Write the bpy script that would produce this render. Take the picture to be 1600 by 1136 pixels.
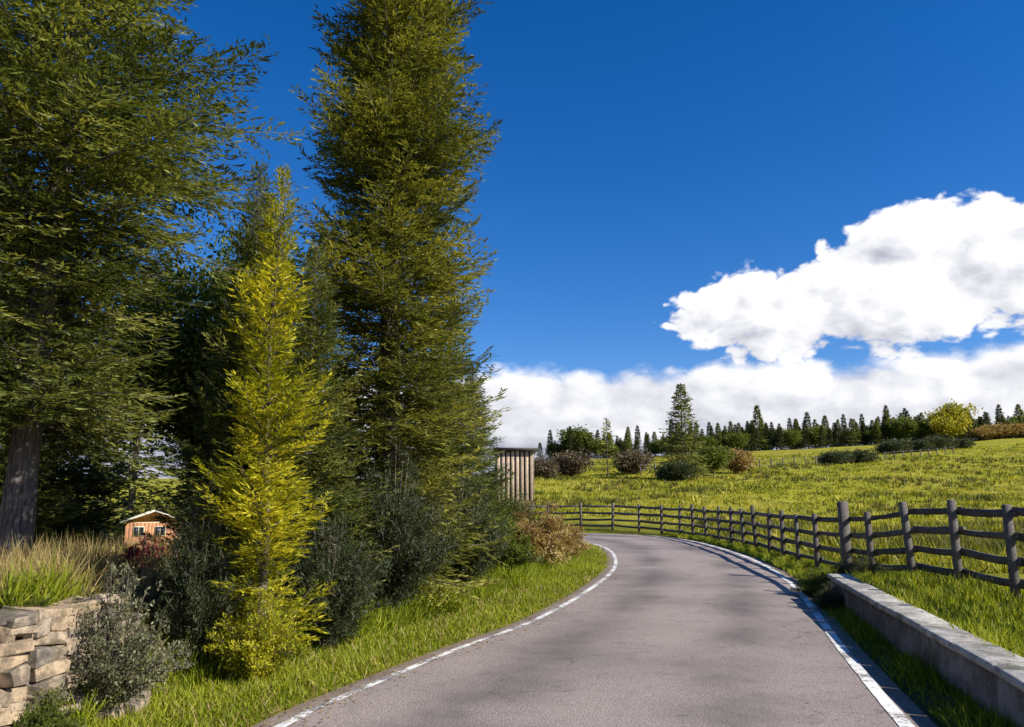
import bpy, math, random
import numpy as np
from mathutils import Vector, Matrix

for o in list(bpy.data.objects):
    bpy.data.objects.remove(o)
S = bpy.context.scene
C = S.collection
R = math.radians

# ------------------------------------------------------------------ camera
cam = bpy.data.cameras.new('camera')
cam.lens = 28.125; cam.sensor_width = 36.0
cam.clip_start = 0.05; cam.clip_end = 12000
camo = bpy.data.objects.new('camera', cam); C.objects.link(camo)
camo.location = (0, 0, 1.6)
camo.rotation_euler = (R(90 + 9.40), 0, 0)
S.camera = camo

# ------------------------------------------------------------------ sun, sky, exposure
SUN_EL, SUN_AZ = 34.0, 112.0          # azimuth measured from +Y towards +X
sdir = Vector((math.sin(R(SUN_AZ)) * math.cos(R(SUN_EL)), math.cos(R(SUN_AZ)) * math.cos(R(SUN_EL)), math.sin(R(SUN_EL))))
sl = bpy.data.lights.new('sun', 'SUN'); sl.energy = 5.0; sl.angle = R(0.5); sl.color = (1.0, 0.94, 0.84)
so = bpy.data.objects.new('sun', sl); C.objects.link(so)
so.rotation_euler = (-sdir).to_track_quat('-Z', 'Y').to_euler()
so.location = (40, 20, 60)
S.view_settings.view_transform = 'Standard'; S.view_settings.look = 'None'
S.view_settings.gamma = 1.0; S.view_settings.exposure = 0.62
S.view_settings.use_curve_mapping = False
S.cycles.max_bounces = 6; S.cycles.diffuse_bounces = 3; S.cycles.glossy_bounces = 2; S.cycles.transmission_bounces = 4


class NB:
    """small node-building helper"""
    def __init__(self, tree):
        self.t = tree; self.n = tree.nodes; self.l = tree.links
        self.n.clear()

    def add(self, kind, **kw):
        nd = self.n.new(kind)
        for k, v in kw.items():
            setattr(nd, k, v)
        return nd

    def put(self, sock, v):
        if hasattr(v, 'is_linked') or hasattr(v, 'links'):
            self.l.new(v, sock)
        else:
            sock.default_value = v

    def m(self, op, a, b=0.0, c=0.0, clamp=False):
        nd = self.add('ShaderNodeMath', operation=op); nd.use_clamp = clamp
        for i, v in enumerate((a, b, c)):
            self.put(nd.inputs[i], v)
        return nd.outputs[0]

    def noise(self, vec, scale, detail=4.0, rough=0.55, dist=0.0, dim='3D'):
        nd = self.add('ShaderNodeTexNoise', noise_dimensions=dim)
        if vec is not None:
            self.l.new(vec, nd.inputs['Vector'])
        nd.inputs['Scale'].default_value = scale; nd.inputs['Detail'].default_value = detail
        nd.inputs['Roughness'].default_value = rough; nd.inputs['Distortion'].default_value = dist
        return nd.outputs[0]

    def smooth(self, v, a, b, lo=0.0, hi=1.0):
        nd = self.add('ShaderNodeMapRange', interpolation_type='SMOOTHSTEP')
        self.put(nd.inputs[0], v)
        nd.inputs[1].default_value = a; nd.inputs[2].default_value = b
        nd.inputs[3].default_value = lo; nd.inputs[4].default_value = hi
        return nd.outputs[0]

    def mix(self, f, a, b, blend='MIX'):
        nd = self.add('ShaderNodeMix', data_type='RGBA', blend_type=blend)
        self.put(nd.inputs[0], f)
        for sck, v in ((nd.inputs[6], a), (nd.inputs[7], b)):
            if isinstance(v, (tuple, list)):
                sck.default_value = (v[0], v[1], v[2], 1.0)
            else:
                self.l.new(v, sck)
        return nd.outputs[2]


world = bpy.data.worlds.new('World'); S.world = world; world.use_nodes = True
w = NB(world.node_tree)
sky = w.add('ShaderNodeTexSky', sky_type='NISHITA')
sky.sun_disc = False; sky.sun_elevation = R(SUN_EL); sky.sun_rotation = R(SUN_AZ)
sky.air_density = 1.0; sky.dust_density = 0.25; sky.ozone_density = 3.0; sky.altitude = 600
hs = w.add('ShaderNodeHueSaturation'); hs.inputs['Saturation'].default_value = 1.38; hs.inputs['Value'].default_value = 1.0
w.l.new(sky.outputs[0], hs.inputs['Color'])
tc = w.add('ShaderNodeTexCoord'); sep = w.add('ShaderNodeSeparateXYZ'); w.l.new(tc.outputs['Generated'], sep.inputs[0])
X, Y, Z = sep.outputs
az = w.m('ARCTAN2', X, Y); el = w.m('ARCSINE', Z)
D = math.radians


HEAPS = ((25.5, 13.2, 8.2, 4.6), (19.0, 12.4, 7.0, 3.4), (32.5, 14.0, 6.5, 4.4), (41.0, 13.0, 8.0, 4.8), (15.0, 13.0, 3.0, 2.0), (27.0, 16.4, 4.4, 2.6), (70, 13, 15, 5),
         (135, 13, 18, 5), (-150, 13, 18, 5), (-75, 12, 16, 5))


def cloud_density(az, el):
    # cumulus heaps all round the sky and a low bank along the horizon, both broken up by billow noise
    cb = w.add('ShaderNodeCombineXYZ'); w.l.new(az, cb.inputs[0]); w.l.new(w.m('MULTIPLY', el, 1.5), cb.inputs[1]); cv = cb.outputs[0]
    shape = None
    for a, e, ra, re in HEAPS:
        u = w.m('DIVIDE', w.m('SUBTRACT', az, D(a)), D(ra)); v = w.m('DIVIDE', w.m('SUBTRACT', el, D(e)), D(re))
        h = w.m('SUBTRACT', 1.0, w.m('SQRT', w.m('ADD', w.m('MULTIPLY', u, u), w.m('MULTIPLY', v, v))))
        shape = h if shape is None else w.m('MAXIMUM', shape, h)
    band = w.m('SUBTRACT', 1.0, w.m('DIVIDE', w.m('ABSOLUTE', w.m('SUBTRACT', el, D(4.3))), D(5.4)))
    n1 = w.noise(cv, 7.0, 7.0, 0.58, 0.15)
    bl = w.m('ABSOLUTE', w.m('SUBTRACT', w.noise(cv, 15.0, 1.0, 0.5), 0.5)); b2 = w.m('ABSOLUTE', w.m('SUBTRACT', w.noise(cv, 38.0, 2.0, 0.5), 0.5))
    puff = w.m('SUBTRACT', 0.17, w.m('ADD', w.m('MULTIPLY', bl, -1.6), w.m('MULTIPLY', b2, -0.7)))
    puff = w.m('SUBTRACT', puff, 0.36)
    edge = w.m('ADD', w.m('MULTIPLY', w.m('SUBTRACT', n1, 0.5), 1.9), w.m('MULTIPLY', puff, 0.85))
    return w.m('ADD', shape, edge), w.m('ADD', w.m('MULTIPLY', band, 1.3), w.m('MULTIPLY', edge, 0.55)), n1


dens, lown, n1 = cloud_density(az, el)
dens2, lown2, n2 = cloud_density(w.m('ADD', az, D(1.3)), w.m('ADD', el, D(0.9)))         # one step towards the sun: relief of the billows
cov = w.m('MAXIMUM', w.smooth(dens, 0.03, 0.20), w.smooth(lown, 0.06, 0.40))
rel = w.m('SUBTRACT', w.m('MAXIMUM', dens, lown), w.m('MAXIMUM', dens2, lown2))
low = w.smooth(el, D(4.0), D(12.0))                      # cloud bases are greyer than their tops
tone = w.m('ADD', w.m('ADD', w.m('MULTIPLY', low, 0.45), w.m('MULTIPLY', w.m('SUBTRACT', n1, 0.40), 1.1)), w.m('ADD', w.m('MULTIPLY', rel, 0.80), 0.26), clamp=True)
ccol = w.mix(tone, (0.24, 0.255, 0.33), (0.76, 0.76, 0.765))
skys = w.mix(1.0, hs.outputs[0], (0.070, 0.073, 0.094), 'MULTIPLY')
fin = w.mix(cov, skys, ccol)
bg = w.add('ShaderNodeBackground'); w.l.new(fin, bg.inputs[0]); bg.inputs[1].default_value = 1.0
wo = w.add('ShaderNodeOutputWorld'); w.l.new(bg.outputs[0], wo.inputs[0])

# ------------------------------------------------------------------ materials
MATS = {}


def new_mat(name):
    m = bpy.data.materials.new(name); m.use_nodes = True
    MATS[name] = m
    return m, NB(m.node_tree)


def finish(b, col, rough=0.8, bump=None, bstr=0.3, bdist=0.02, spec=0.3, metal=0.0, coat=0.0):
    p = b.add('ShaderNodeBsdfPrincipled')
    b.put(p.inputs['Base Color'], (col[0], col[1], col[2], 1) if isinstance(col, (tuple, list)) else col)
    b.put(p.inputs['Roughness'], rough)
    p.inputs['Specular IOR Level'].default_value = spec; p.inputs['Metallic'].default_value = metal
    p.inputs['Coat Weight'].default_value = coat
    if bump is not None:
        bp = b.add('ShaderNodeBump'); bp.inputs['Strength'].default_value = bstr; bp.inputs['Distance'].default_value = bdist
        b.l.new(bump, bp.inputs['Height']); b.l.new(bp.outputs[0], p.inputs['Normal'])
    o = b.add('ShaderNodeOutputMaterial'); b.l.new(p.outputs[0], o.inputs[0])
    return p


def leaf_mat(name, dark, mid, light, trans=0.35, rough=0.55):
    m, b = new_mat(name)
    a = b.add('ShaderNodeAttribute', attribute_name='tint')
    oi = b.add('ShaderNodeObjectInfo')
    t = b.m('ADD', a.outputs['Fac'], b.m('MULTIPLY', b.m('SUBTRACT', oi.outputs['Random'], 0.5), 0.18), clamp=True)
    c1 = b.mix(b.smooth(t, 0.0, 0.55), dark, mid)
    c2 = b.mix(b.smooth(t, 0.5, 1.0), c1, light)
    p = b.add('ShaderNodeBsdfPrincipled'); b.l.new(c2, p.inputs['Base Color'])
    p.inputs['Roughness'].default_value = rough; p.inputs['Specular IOR Level'].default_value = 0.25
    tr = b.add('ShaderNodeBsdfTranslucent'); b.l.new(b.mix(1.0, c2, (1.25, 1.2, 0.55), 'MULTIPLY'), tr.inputs[0])
    mx = b.add('ShaderNodeMixShader'); mx.inputs[0].default_value = trans
    b.l.new(p.outputs[0], mx.inputs[1]); b.l.new(tr.outputs[0], mx.inputs[2])
    o = b.add('ShaderNodeOutputMaterial'); b.l.new(mx.outputs[0], o.inputs[0])
    return m


leaf_mat('spruce', (0.038, 0.054, 0.016), (0.125, 0.15, 0.034), (0.31, 0.32, 0.085))
leaf_mat('cypress', (0.064, 0.078, 0.018), (0.21, 0.22, 0.040), (0.44, 0.41, 0.09))
leaf_mat('golden', (0.13, 0.16, 0.012), (0.38, 0.37, 0.018), (0.66, 0.60, 0.05), 0.42)
leaf_mat('juniper', (0.024, 0.034, 0.015), (0.052, 0.068, 0.026), (0.11, 0.125, 0.05))
leaf_mat('broadleaf', (0.05, 0.075, 0.012), (0.11, 0.145, 0.020), (0.21, 0.23, 0.035), 0.4)
leaf_mat('silver_leaf', (0.09, 0.095, 0.05), (0.17, 0.17, 0.09), (0.31, 0.30, 0.19), 0.3)
leaf_mat('bracken', (0.16, 0.10, 0.03), (0.32, 0.215, 0.075), (0.48, 0.37, 0.16), 0.35)
leaf_mat('autumn_yellow', (0.20, 0.19, 0.02), (0.36, 0.34, 0.03), (0.50, 0.45, 0.05), 0.4)
leaf_mat('red_leaf', (0.10, 0.008, 0.02), (0.22, 0.014, 0.04), (0.36, 0.03, 0.07), 0.3)
leaf_mat('twig_brown', (0.06, 0.045, 0.03), (0.12, 0.09, 0.055), (0.20, 0.16, 0.09), 0.2)
leaf_mat('grass_verge', (0.11, 0.15, 0.008), (0.24, 0.29, 0.014), (0.42, 0.42, 0.05), 0.4)
leaf_mat('grass_field', (0.10, 0.115, 0.008), (0.31, 0.31, 0.018), (0.60, 0.53, 0.11), 0.4)
leaf_mat('rush', (0.05, 0.065, 0.012), (0.12, 0.125, 0.020), (0.26, 0.20, 0.06), 0.3)
leaf_mat('grass_dry', (0.16, 0.11, 0.035), (0.32, 0.24, 0.085), (0.50, 0.40, 0.18), 0.35)


def geo_pos(b):
    return b.add('ShaderNodeNewGeometry').outputs['Position']


def make_ground():
    m, b = new_mat('ground'); P = geo_pos(b)
    lit = b.add('ShaderNodeAttribute', attribute_name='litter').outputs['Fac']
    ver = b.add('ShaderNodeAttribute', attribute_name='verge').outputs['Fac']
    nl = b.noise(P, 0.06, 3); ns = b.noise(P, 0.9, 6, 0.65); nf = b.noise(P, 14.0, 6, 0.7)
    f = b.m('ADD', b.m('MULTIPLY', ns, 0.6), b.m('MULTIPLY', nf, 0.4))
    g = b.mix(b.smooth(f, 0.36, 0.66), (0.15, 0.145, 0.010), (0.42, 0.37, 0.045))
    g = b.mix(b.smooth(nl, 0.42, 0.62), g, (0.31, 0.30, 0.020))
    g = b.mix(b.smooth(b.noise(P, 0.22, 5, 0.6), 0.52, 0.66, 0, 0.6), g, (0.15, 0.165, 0.012))
    g = b.mix(b.smooth(ns, 0.58, 0.72, 0, 0.8), g, (0.34, 0.25, 0.11))
    v = b.mix(b.smooth(f, 0.35, 0.65), (0.08, 0.09, 0.008), (0.21, 0.21, 0.018))
    d = b.mix(b.smooth(f, 0.38, 0.62), (0.045, 0.032, 0.018), (0.15, 0.105, 0.055))
    col = b.mix(ver, g, v); col = b.mix(b.smooth(b.m('ADD', lit, b.m('MULTIPLY', b.m('SUBTRACT', ns, 0.5), 0.5)), 0.3, 0.7), col, d)
    finish(b, col, 0.95, b.m('ADD', nf, b.m('MULTIPLY', ns, 2.0)), 0.9, 0.06, 0.1)


def make_asphalt():
    m, b = new_mat('asphalt'); P = geo_pos(b)
    big = b.noise(P, 0.35, 4, 0.6); med = b.noise(P, 3.0, 5, 0.6); fine = b.noise(P, 95.0, 3, 0.8)
    vor = b.add('ShaderNodeTexVoronoi'); b.l.new(P, vor.inputs['Vector']); vor.inputs['Scale'].default_value = 70.0
    wv = b.add('ShaderNodeAttribute', attribute_name='wear').outputs['Fac']
    c = b.mix(b.smooth(fine, 0.34, 0.68), (0.135, 0.105, 0.093), (0.42, 0.345, 0.305))
    st = b.smooth(vor.outputs['Color'], 0.25, 0.95)
    c = b.mix(b.m('MULTIPLY', st, 0.35), c, (0.50, 0.43, 0.39))
    c = b.mix(b.m('MULTIPLY', b.smooth(big, 0.40, 0.66), 0.42), c, (0.115, 0.105, 0.10))
    c = b.mix(b.m('MULTIPLY', b.smooth(med, 0.55, 0.70), 0.28), c, (0.10, 0.09, 0.085))
    c = b.mix(b.m('MULTIPLY', wv, b.m('MULTIPLY', b.smooth(big, 0.25, 0.6), 0.75)), c, (0.10, 0.087, 0.080))
    ed = b.add('ShaderNodeAttribute', attribute_name='edge').outputs['Fac']
    c = b.mix(b.smooth(b.m('ADD', ed, b.m('MULTIPLY', b.m('SUBTRACT', med, 0.5), 1.6)), 0.35, 0.95, 0, 0.8), c, (0.17, 0.125, 0.08))
    pn = b.noise(P, 1.1, 2, 0.4)
    c = b.mix(b.smooth(pn, 0.58, 0.74, 0, 0.22), c, (0.075, 0.068, 0.065))
    crack = b.add('ShaderNodeTexVoronoi', feature='DISTANCE_TO_EDGE'); crack.inputs['Scale'].default_value = 0.8
    wp = b.add('ShaderNodeVectorMath', operation='ADD'); b.l.new(P, wp.inputs[0])
    nn = b.add('ShaderNodeTexNoise'); nn.inputs['Scale'].default_value = 2.5; nn.inputs['Detail'].default_value = 5; b.l.new(P, nn.inputs['Vector'])
    b.l.new(nn.outputs['Color'], wp.inputs[1]); b.l.new(wp.outputs[0], crack.inputs['Vector'])
    ck = b.m('MULTIPLY', b.smooth(crack.outputs['Distance'], 0.014, 0.0), b.smooth(big, 0.44, 0.56))
    c = b.mix(b.m('MULTIPLY', ck, 0.6), c, (0.03, 0.028, 0.026))
    h = b.m('ADD', b.m('MULTIPLY', vor.outputs['Distance'], -1.0), fine)
    finish(b, c, 0.88, h, 0.55, 0.006, 0.25)


def make_paint():
    m, b = new_mat('line_paint'); P = geo_pos(b)
    n = b.noise(P, 26.0, 6, 0.75); k = b.noise(P, 2.5, 4)
    f = b.smooth(b.m('ADD', n, b.m('MULTIPLY', b.m('SUBTRACT', k, 0.5), 0.8)), 0.40, 0.52)
    c = b.mix(f, (0.20, 0.185, 0.175), b.mix(k, (0.62, 0.60, 0.55), (0.80, 0.79, 0.76)))
    finish(b, c, 0.75, n, 0.3, 0.004)


def stone_like(name, c1, c2, c3, scale=6.0, moss=0.0, rough=0.9, rnd=0.3):
    m, b = new_mat(name); P = geo_pos(b); oi = b.add('ShaderNodeObjectInfo')
    n = b.noise(P, scale, 8, 0.65, 0.4); f = b.noise(P, scale * 9, 6, 0.7)
    c = b.mix(b.smooth(n, 0.36, 0.64), c1, c2); c = b.mix(b.m('MULTIPLY', b.smooth(f, 0.5, 0.75), 0.6), c, c3)
    hv = b.add('ShaderNodeHueSaturation'); b.l.new(c, hv.inputs['Color'])
    b.l.new(b.m('ADD', 1.0 - rnd / 2, b.m('MULTIPLY', oi.outputs['Random'], rnd)), hv.inputs['Value'])
    b.l.new(b.m('ADD', 0.7, b.m('MULTIPLY', oi.outputs['Random'], 0.6)), hv.inputs['Saturation'])
    c = hv.outputs[0]
    if moss:
        ms = b.noise(P, 3.2, 6, 0.7)
        c = b.mix(b.m('MULTIPLY', b.smooth(ms, 0.54, 0.66), moss), c, (0.075, 0.085, 0.022))
    finish(b, c, rough, b.m('ADD', n, b.m('MULTIPLY', f, 0.4)), 0.7, 0.03, 0.2)


def wood_like(name, c1, c2, axis_scale=(1, 1, 14), rnd=0.35):
    m, b = new_mat(name); oi = b.add('ShaderNodeObjectInfo')
    t = b.add('ShaderNodeTexCoord'); mp = b.add('ShaderNodeMapping'); b.l.new(t.outputs['Object'], mp.inputs[0]); mp.inputs['Scale'].default_value = axis_scale
    n = b.noise(mp.outputs[0], 6.0, 6, 0.65, 0.6); k = b.noise(geo_pos(b), 3.0, 4)
    c = b.mix(b.smooth(n, 0.35, 0.65), c1, c2)
    c = b.mix(b.m('MULTIPLY', b.smooth(k, 0.5, 0.7), 0.5), c, (0.16, 0.155, 0.135))
    hv = b.add('ShaderNodeHueSaturation'); b.l.new(c, hv.inputs['Color'])
    b.l.new(b.m('ADD', 1.0 - rnd / 2, b.m('MULTIPLY', oi.outputs['Random'], rnd)), hv.inputs['Value'])
    finish(b, hv.outputs[0], 0.85, n, 0.6, 0.008, 0.2)


make_ground(); make_asphalt(); make_paint()
stone_like('field_stone', (0.13, 0.105, 0.078), (0.36, 0.285, 0.205), (0.48, 0.42, 0.34), 9.0, 0.6, rnd=0.8)
stone_like('concrete', (0.12, 0.10, 0.088), (0.30, 0.26, 0.23), (0.38, 0.35, 0.31), 2.2, 0.75, rnd=0.1)
stone_like('coping_stone', (0.22, 0.205, 0.18), (0.48, 0.455, 0.41), (0.62, 0.60, 0.55), 3.5, 0.6, rnd=0.4)
stone_like('soil', (0.06, 0.045, 0.03), (0.12, 0.09, 0.06), (0.16, 0.13, 0.09), 4.0, 0.2)
wood_like('fence_wood', (0.05, 0.042, 0.036), (0.17, 0.15, 0.135), (2, 14, 14), 0.6)
wood_like('shed_board', (0.34, 0.25, 0.17), (0.56, 0.44, 0.33), (4, 4, 1))
wood_like('shed_dark', (0.035, 0.028, 0.022), (0.075, 0.06, 0.05))
wood_like('tan_board', (0.36, 0.14, 0.06), (0.54, 0.27, 0.13), (4, 4, 1))
wood_like('bark', (0.055, 0.042, 0.032), (0.17, 0.14, 0.115), (3, 3, 0.6))
wood_like('bark_pale', (0.055, 0.047, 0.042), (0.19, 0.165, 0.15), (7, 7, 0.9))


def plain(name, col, rough=0.5, metal=0.0, coat=0.0, spec=0.5):
    m, b = new_mat(name); n = b.noise(geo_pos(b), 7.0, 5, 0.6)
    c = b.mix(b.smooth(n, 0.35, 0.7, 0, 0.35), col, tuple(v * 0.6 for v in col))
    finish(b, c, rough, None, metal=metal, coat=coat, spec=spec)


plain('glass_dark', (0.02, 0.025, 0.03), 0.08)
plain('roof_felt', (0.055, 0.05, 0.05), 0.8)
plain('cream_paint', (0.74, 0.66, 0.48), 0.6)
plain('wire', (0.25, 0.25, 0.25), 0.5, 0.8)


# ------------------------------------------------------------------ mesh helpers
def mesh_np(name, V, F, mat, attrs=None, smooth=False):
    V = np.asarray(V, dtype=np.float32).reshape(-1, 3); F = np.asarray(F, dtype=np.int32)
    k = F.shape[1]; me = bpy.data.meshes.new(name)
    me.vertices.add(len(V)); me.vertices.foreach_set('co', V.ravel())
    me.loops.add(F.size); me.loops.foreach_set('vertex_index', F.ravel())
    me.polygons.add(len(F)); me.polygons.foreach_set('loop_start', np.arange(0, F.size, k, dtype=np.int32))
    if smooth:
        me.polygons.foreach_set('use_smooth', np.ones(len(F), dtype=bool))
    me.update(calc_edges=True)
    for an, arr in (attrs or {}).items():
        a = me.attributes.new(an, 'FLOAT', 'POINT'); a.data.foreach_set('value', np.asarray(arr, dtype=np.float32))
    me.materials.append(MATS[mat])
    return me


def link(name, me, parent=None, loc=(0, 0, 0), rot=(0, 0, 0), scale=(1, 1, 1)):
    o = bpy.data.objects.new(name, me); C.objects.link(o)
    o.location = loc; o.rotation_euler = rot; o.scale = scale
    if parent is not None:
        o.parent = parent
    return o


def tag(o, label=None, cat=None, group=None, kind=None):
    for k, v in (('label', label), ('category', cat), ('group', group), ('kind', kind)):
        if v:
            o[k] = v
    return o


def thing(name, label, cat, loc=(0, 0, 0), rz=0.0, group=None, scale=1.0):
    o = bpy.data.objects.new(name, None); C.objects.link(o)
    o.location = loc; o.rotation_euler = (0, 0, rz); o.scale = (scale,) * 3 if not isinstance(scale, tuple) else scale
    o.empty_display_size = 0.2
    return tag(o, label, cat, group)


def box_vf(x0, x1, y0, y1, z0, z1, bev=0.0):
    """box, optionally with chamfered vertical/horizontal edges (24-vert bevel)"""
    if bev <= 0:
        V = [(x0, y0, z0), (x1, y0, z0), (x1, y1, z0), (x0, y1, z0), (x0, y0, z1), (x1, y0, z1), (x1, y1, z1), (x0, y1, z1)]
        return V, [(0, 3, 2, 1), (4, 5, 6, 7), (0, 1, 5, 4), (1, 2, 6, 5), (2, 3, 7, 6), (3, 0, 4, 7)]
    b = bev; V = []; F = []
    rings = [(z0, b), (z0 + b, 0), (z1 - b, 0), (z1, b)]
    for z, i in rings:
        a = [(x0 + i + b, y0 + i), (x1 - i - b, y0 + i), (x1 - i, y0 + i + b), (x1 - i, y1 - i - b), (x1 - i - b, y1 - i), (x0 + i + b, y1 - i), (x0 + i, y1 - i - b), (x0 + i, y0 + i + b)]
        V += [(p[0], p[1], z) for p in a]
    for r in range(3):
        for k in range(8):
            F.append((r * 8 + k, r * 8 + (k + 1) % 8, r * 8 + 8 + (k + 1) % 8, r * 8 + 8 + k))
    for q in ((0, 7, 2, 1), (2, 7, 6, 3), (3, 6, 5, 4)):
        F.append(q)
        F.append(tuple(24 + i for i in reversed(q)))
    return V, F


def box_obj(name, dims, mat, parent=None, loc=(0, 0, 0), rot=(0, 0, 0), bev=0.0):
    x0, x1, y0, y1, z0, z1 = dims
    V, F = box_vf(x0, x1, y0, y1, z0, z1, bev)
    return link(name, mesh_np(name, V, F, mat), parent, loc, rot)


def tube(pts, rad, sides=8, seed=0, rough=0.0):
    pts = np.asarray(pts, float); rad = np.asarray(rad, float); rg = np.random.default_rng(seed)
    n = len(pts); V = []; F = []
    for i in range(n):
        t = pts[min(i + 1, n - 1)] - pts[max(i - 1, 0)]; t /= np.linalg.norm(t) + 1e-9
        a = np.array((1.0, 0, 0)) if abs(t[0]) < 0.8 else np.array((0, 1.0, 0))
        u = np.cross(t, a); u /= np.linalg.norm(u); v = np.cross(t, u)
        for k in range(sides):
            an = 2 * math.pi * k / sides; r = rad[i] * (1 + rough * (rg.random() - 0.5))
            V.append(pts[i] + r * (math.cos(an) * u + math.sin(an) * v))
    for i in range(n - 1):
        for k in range(sides):
            F.append((i * sides + k, i * sides + (k + 1) % sides, (i + 1) * sides + (k + 1) % sides, (i + 1) * sides + k))
    return np.array(V), np.array(F)


def join_vf(parts):
    V = []; F = []; o = 0
    for v, f in parts:
        V.append(np.asarray(v, float)); F.append(np.asarray(f, int) + o); o += len(v)
    return np.concatenate(V), np.concatenate(F)


def nrm(a):
    return a / (np.linalg.norm(a, axis=-1, keepdims=True) + 1e-9)


def sprigs(P, Dv, N, L, W, fold=0.18, wide=0.42):
    """one folded diamond leaf / needle spray / blade for each row"""
    P = np.asarray(P); L = np.asarray(L)[:, None]; W = np.asarray(W)[:, None]
    sd = nrm(np.cross(Dv, N)); nn = nrm(np.cross(sd, Dv))
    mid = P + Dv * L * wide - nn * W * fold
    V = np.stack([P, mid + sd * W * 0.5, P + Dv * L, mid - sd * W * 0.5], axis=1)
    n = len(P); F = np.arange(n * 4).reshape(n, 4)
    return V.reshape(-1, 3), F


# ------------------------------------------------------------------ the lie of the land
def sm(a, b, x):
    t = np.clip((x - a) / (b - a), 0, 1); return t * t * (3 - 2 * t)


LEFT = np.array([(-3.9, -9), (-3.3, -4), (-2.65, 0.5), (-2.1, 3.6), (-1.58, 6.0), (-1.17, 7.2), (-0.55, 8.8), (0.36, 10.9), (1.42, 14.5), (2.24, 18.1), (2.76, 22.2), (2.86, 25.6), (2.45, 28.4), (1.0, 30.5), (-2.0, 31.7), (-5.0, 32.2), (-8.5, 32.6)], float)
RIGHT = np.array([(0.2, -9), (0.85, -4), (1.6, 0.5), (2.2, 3.6), (2.77, 6.0), (3.14, 7.5), (3.60, 9.3), (4.12, 11.2), (4.95, 14.4), (5.65, 17.9), (6.15, 21.6), (6.40, 25.6), (6.35, 29.5), (5.35, 33.3), (2.0, 35.7), (-3.0, 36.4), (-8.0, 36.8)], float)


def resample(P, n):
    out = []
    k = len(P)
    for t in np.linspace(0, k - 1.0001, n):
        i = int(t); u = t - i
        p0, p1, p2, p3 = P[max(i - 1, 0)], P[i], P[min(i + 1, k - 1)], P[min(i + 2, k - 1)]
        out.append(0.5 * ((2 * p1) + (-p0 + p2) * u + (2 * p0 - 5 * p1 + 4 * p2 - p3) * u * u + (-p0 + 3 * p1 - 3 * p2 + p3) * u ** 3))
    return np.array(out)


LS = resample(LEFT, 150); RS = resample(RIGHT, 150); CS = (LS + RS) / 2; HW = np.linalg.norm(LS - RS, axis=1) / 2
_li = [i for i in range(len(LS)) if i == 0 or LS[i, 1] > LS[:i, 1].max()]
_ri = [i for i in range(len(RS)) if i == 0 or RS[i, 1] > RS[:i, 1].max()]
# keep only the stretch before the bend as x(y)
_li = [i for i in _li if LS[i, 1] < 29.0]; _ri = [i for i in _ri if RS[i, 1] < 31.5]


def XL(y): return np.interp(y, LS[_li, 1], LS[_li, 0])
def XR(y): return np.interp(y, RS[_ri, 1], RS[_ri, 0])


WALL = np.array([(1.55, -2.0), (2.27, 1.0), (2.80, 3.3), (3.36, 5.5), (3.82, 7.6), (4.28, 9.8), (4.70, 11.76), (4.90, 12.7)], float)
def XW(y): return np.interp(y, WALL[:, 1], WALL[:, 0])


def road_dist(x, y):
    x = np.atleast_1d(x).astype(float); y = np.atleast_1d(y).astype(float); out = np.full(x.shape, 99.0)
    near = (np.abs(x) < 30) & (y > -14) & (y < 50)
    xs, ys = x[near], y[near]
    best = np.full(xs.shape, 99.0)
    for c, h in zip(CS, HW):
        best = np.minimum(best, np.hypot(xs - c[0], ys - c[1]) - h)
    out[near] = best
    return out


def G(x, y):
    x = np.atleast_1d(np.asarray(x, float)); y = np.atleast_1d(np.asarray(y, float))
    dl = XL(y) - x; dr = x - XR(y); dw = x - XW(y)
    amp = 0.28 + 0.55 * (1 - sm(9.0, 13.5, y)); foot = 1.62 - 0.25 * sm(7, 12, y)
    wid = 0.26 + 1.5 * sm(6.2, 7.8, y)
    left = amp * np.clip((dl - foot) / wid, 0, 1)
    left = left - 4.4 * sm(13, 52, y) * sm(3, 9, dl)
    rb = np.where(y < 13.6, 0.34 * np.clip((dw - 0.03) / 0.22, 0, 1), 0.0) * (1 - sm(12.4, 13.5, y)) + 0.30 * sm(0.4, 2.4, dr) * sm(12.2, 13.4, y) * (1 - sm(24, 36, y))
    yy = y - 34
    field = 0.073 * (np.sqrt(yy * yy + 70) + yy) / 2 * sm(8, 30, y) + (x - 20) * 0.05 * np.power(np.clip(y, 0, 160) / 160, 1.5) * sm(-25, 10, x)
    crest = 0.5 * (np.sqrt((y - 172) ** 2 + 90) + (y - 172)) * 0.16
    field = np.maximum(field - crest, -6.0)
    bump = 0.05 * np.sin(x * 0.9 + 1.3 * np.sin(y * 0.31)) * np.sin(y * 0.7 + x * 0.17) + 0.12 * np.sin(x * 0.23 + 0.7) * np.sin(y * 0.19)
    z = np.where(dl > 0, left, 0) + np.where(dr > 0, rb, 0)
    rd = road_dist(x, y)
    bend = sm(25, 29, y) * (1 - sm(0.6, 4.5, rd)) * sm(-11.5, -8.5, x)
    z = z * (1 - bend) + field * np.where(y < 40, sm(0.3, 5.0, rd), 1.0) + bump * sm(1.2, 4.0, rd) * sm(4, 14, np.hypot(x, y))
    z = z - 0.06 * (1 - sm(-0.05, 0.30, rd))
    far = sm(300, 900, np.hypot(x, y))
    return z * (1 - far) - 8.0 * far


def g1(x, y): return float(G([x], [y])[0])


def axis(lo, hi, step, far, growth):
    a = list(np.arange(lo, hi + 1e-6, step)); s = step; v = hi
    up = []
    while v < far:
        s *= growth; v += s; up.append(v)
    s = step; v = lo; dn = []
    while v > -far:
        s *= growth; v -= s; dn.append(v)
    return np.array(dn[::-1] + a + up)


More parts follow.
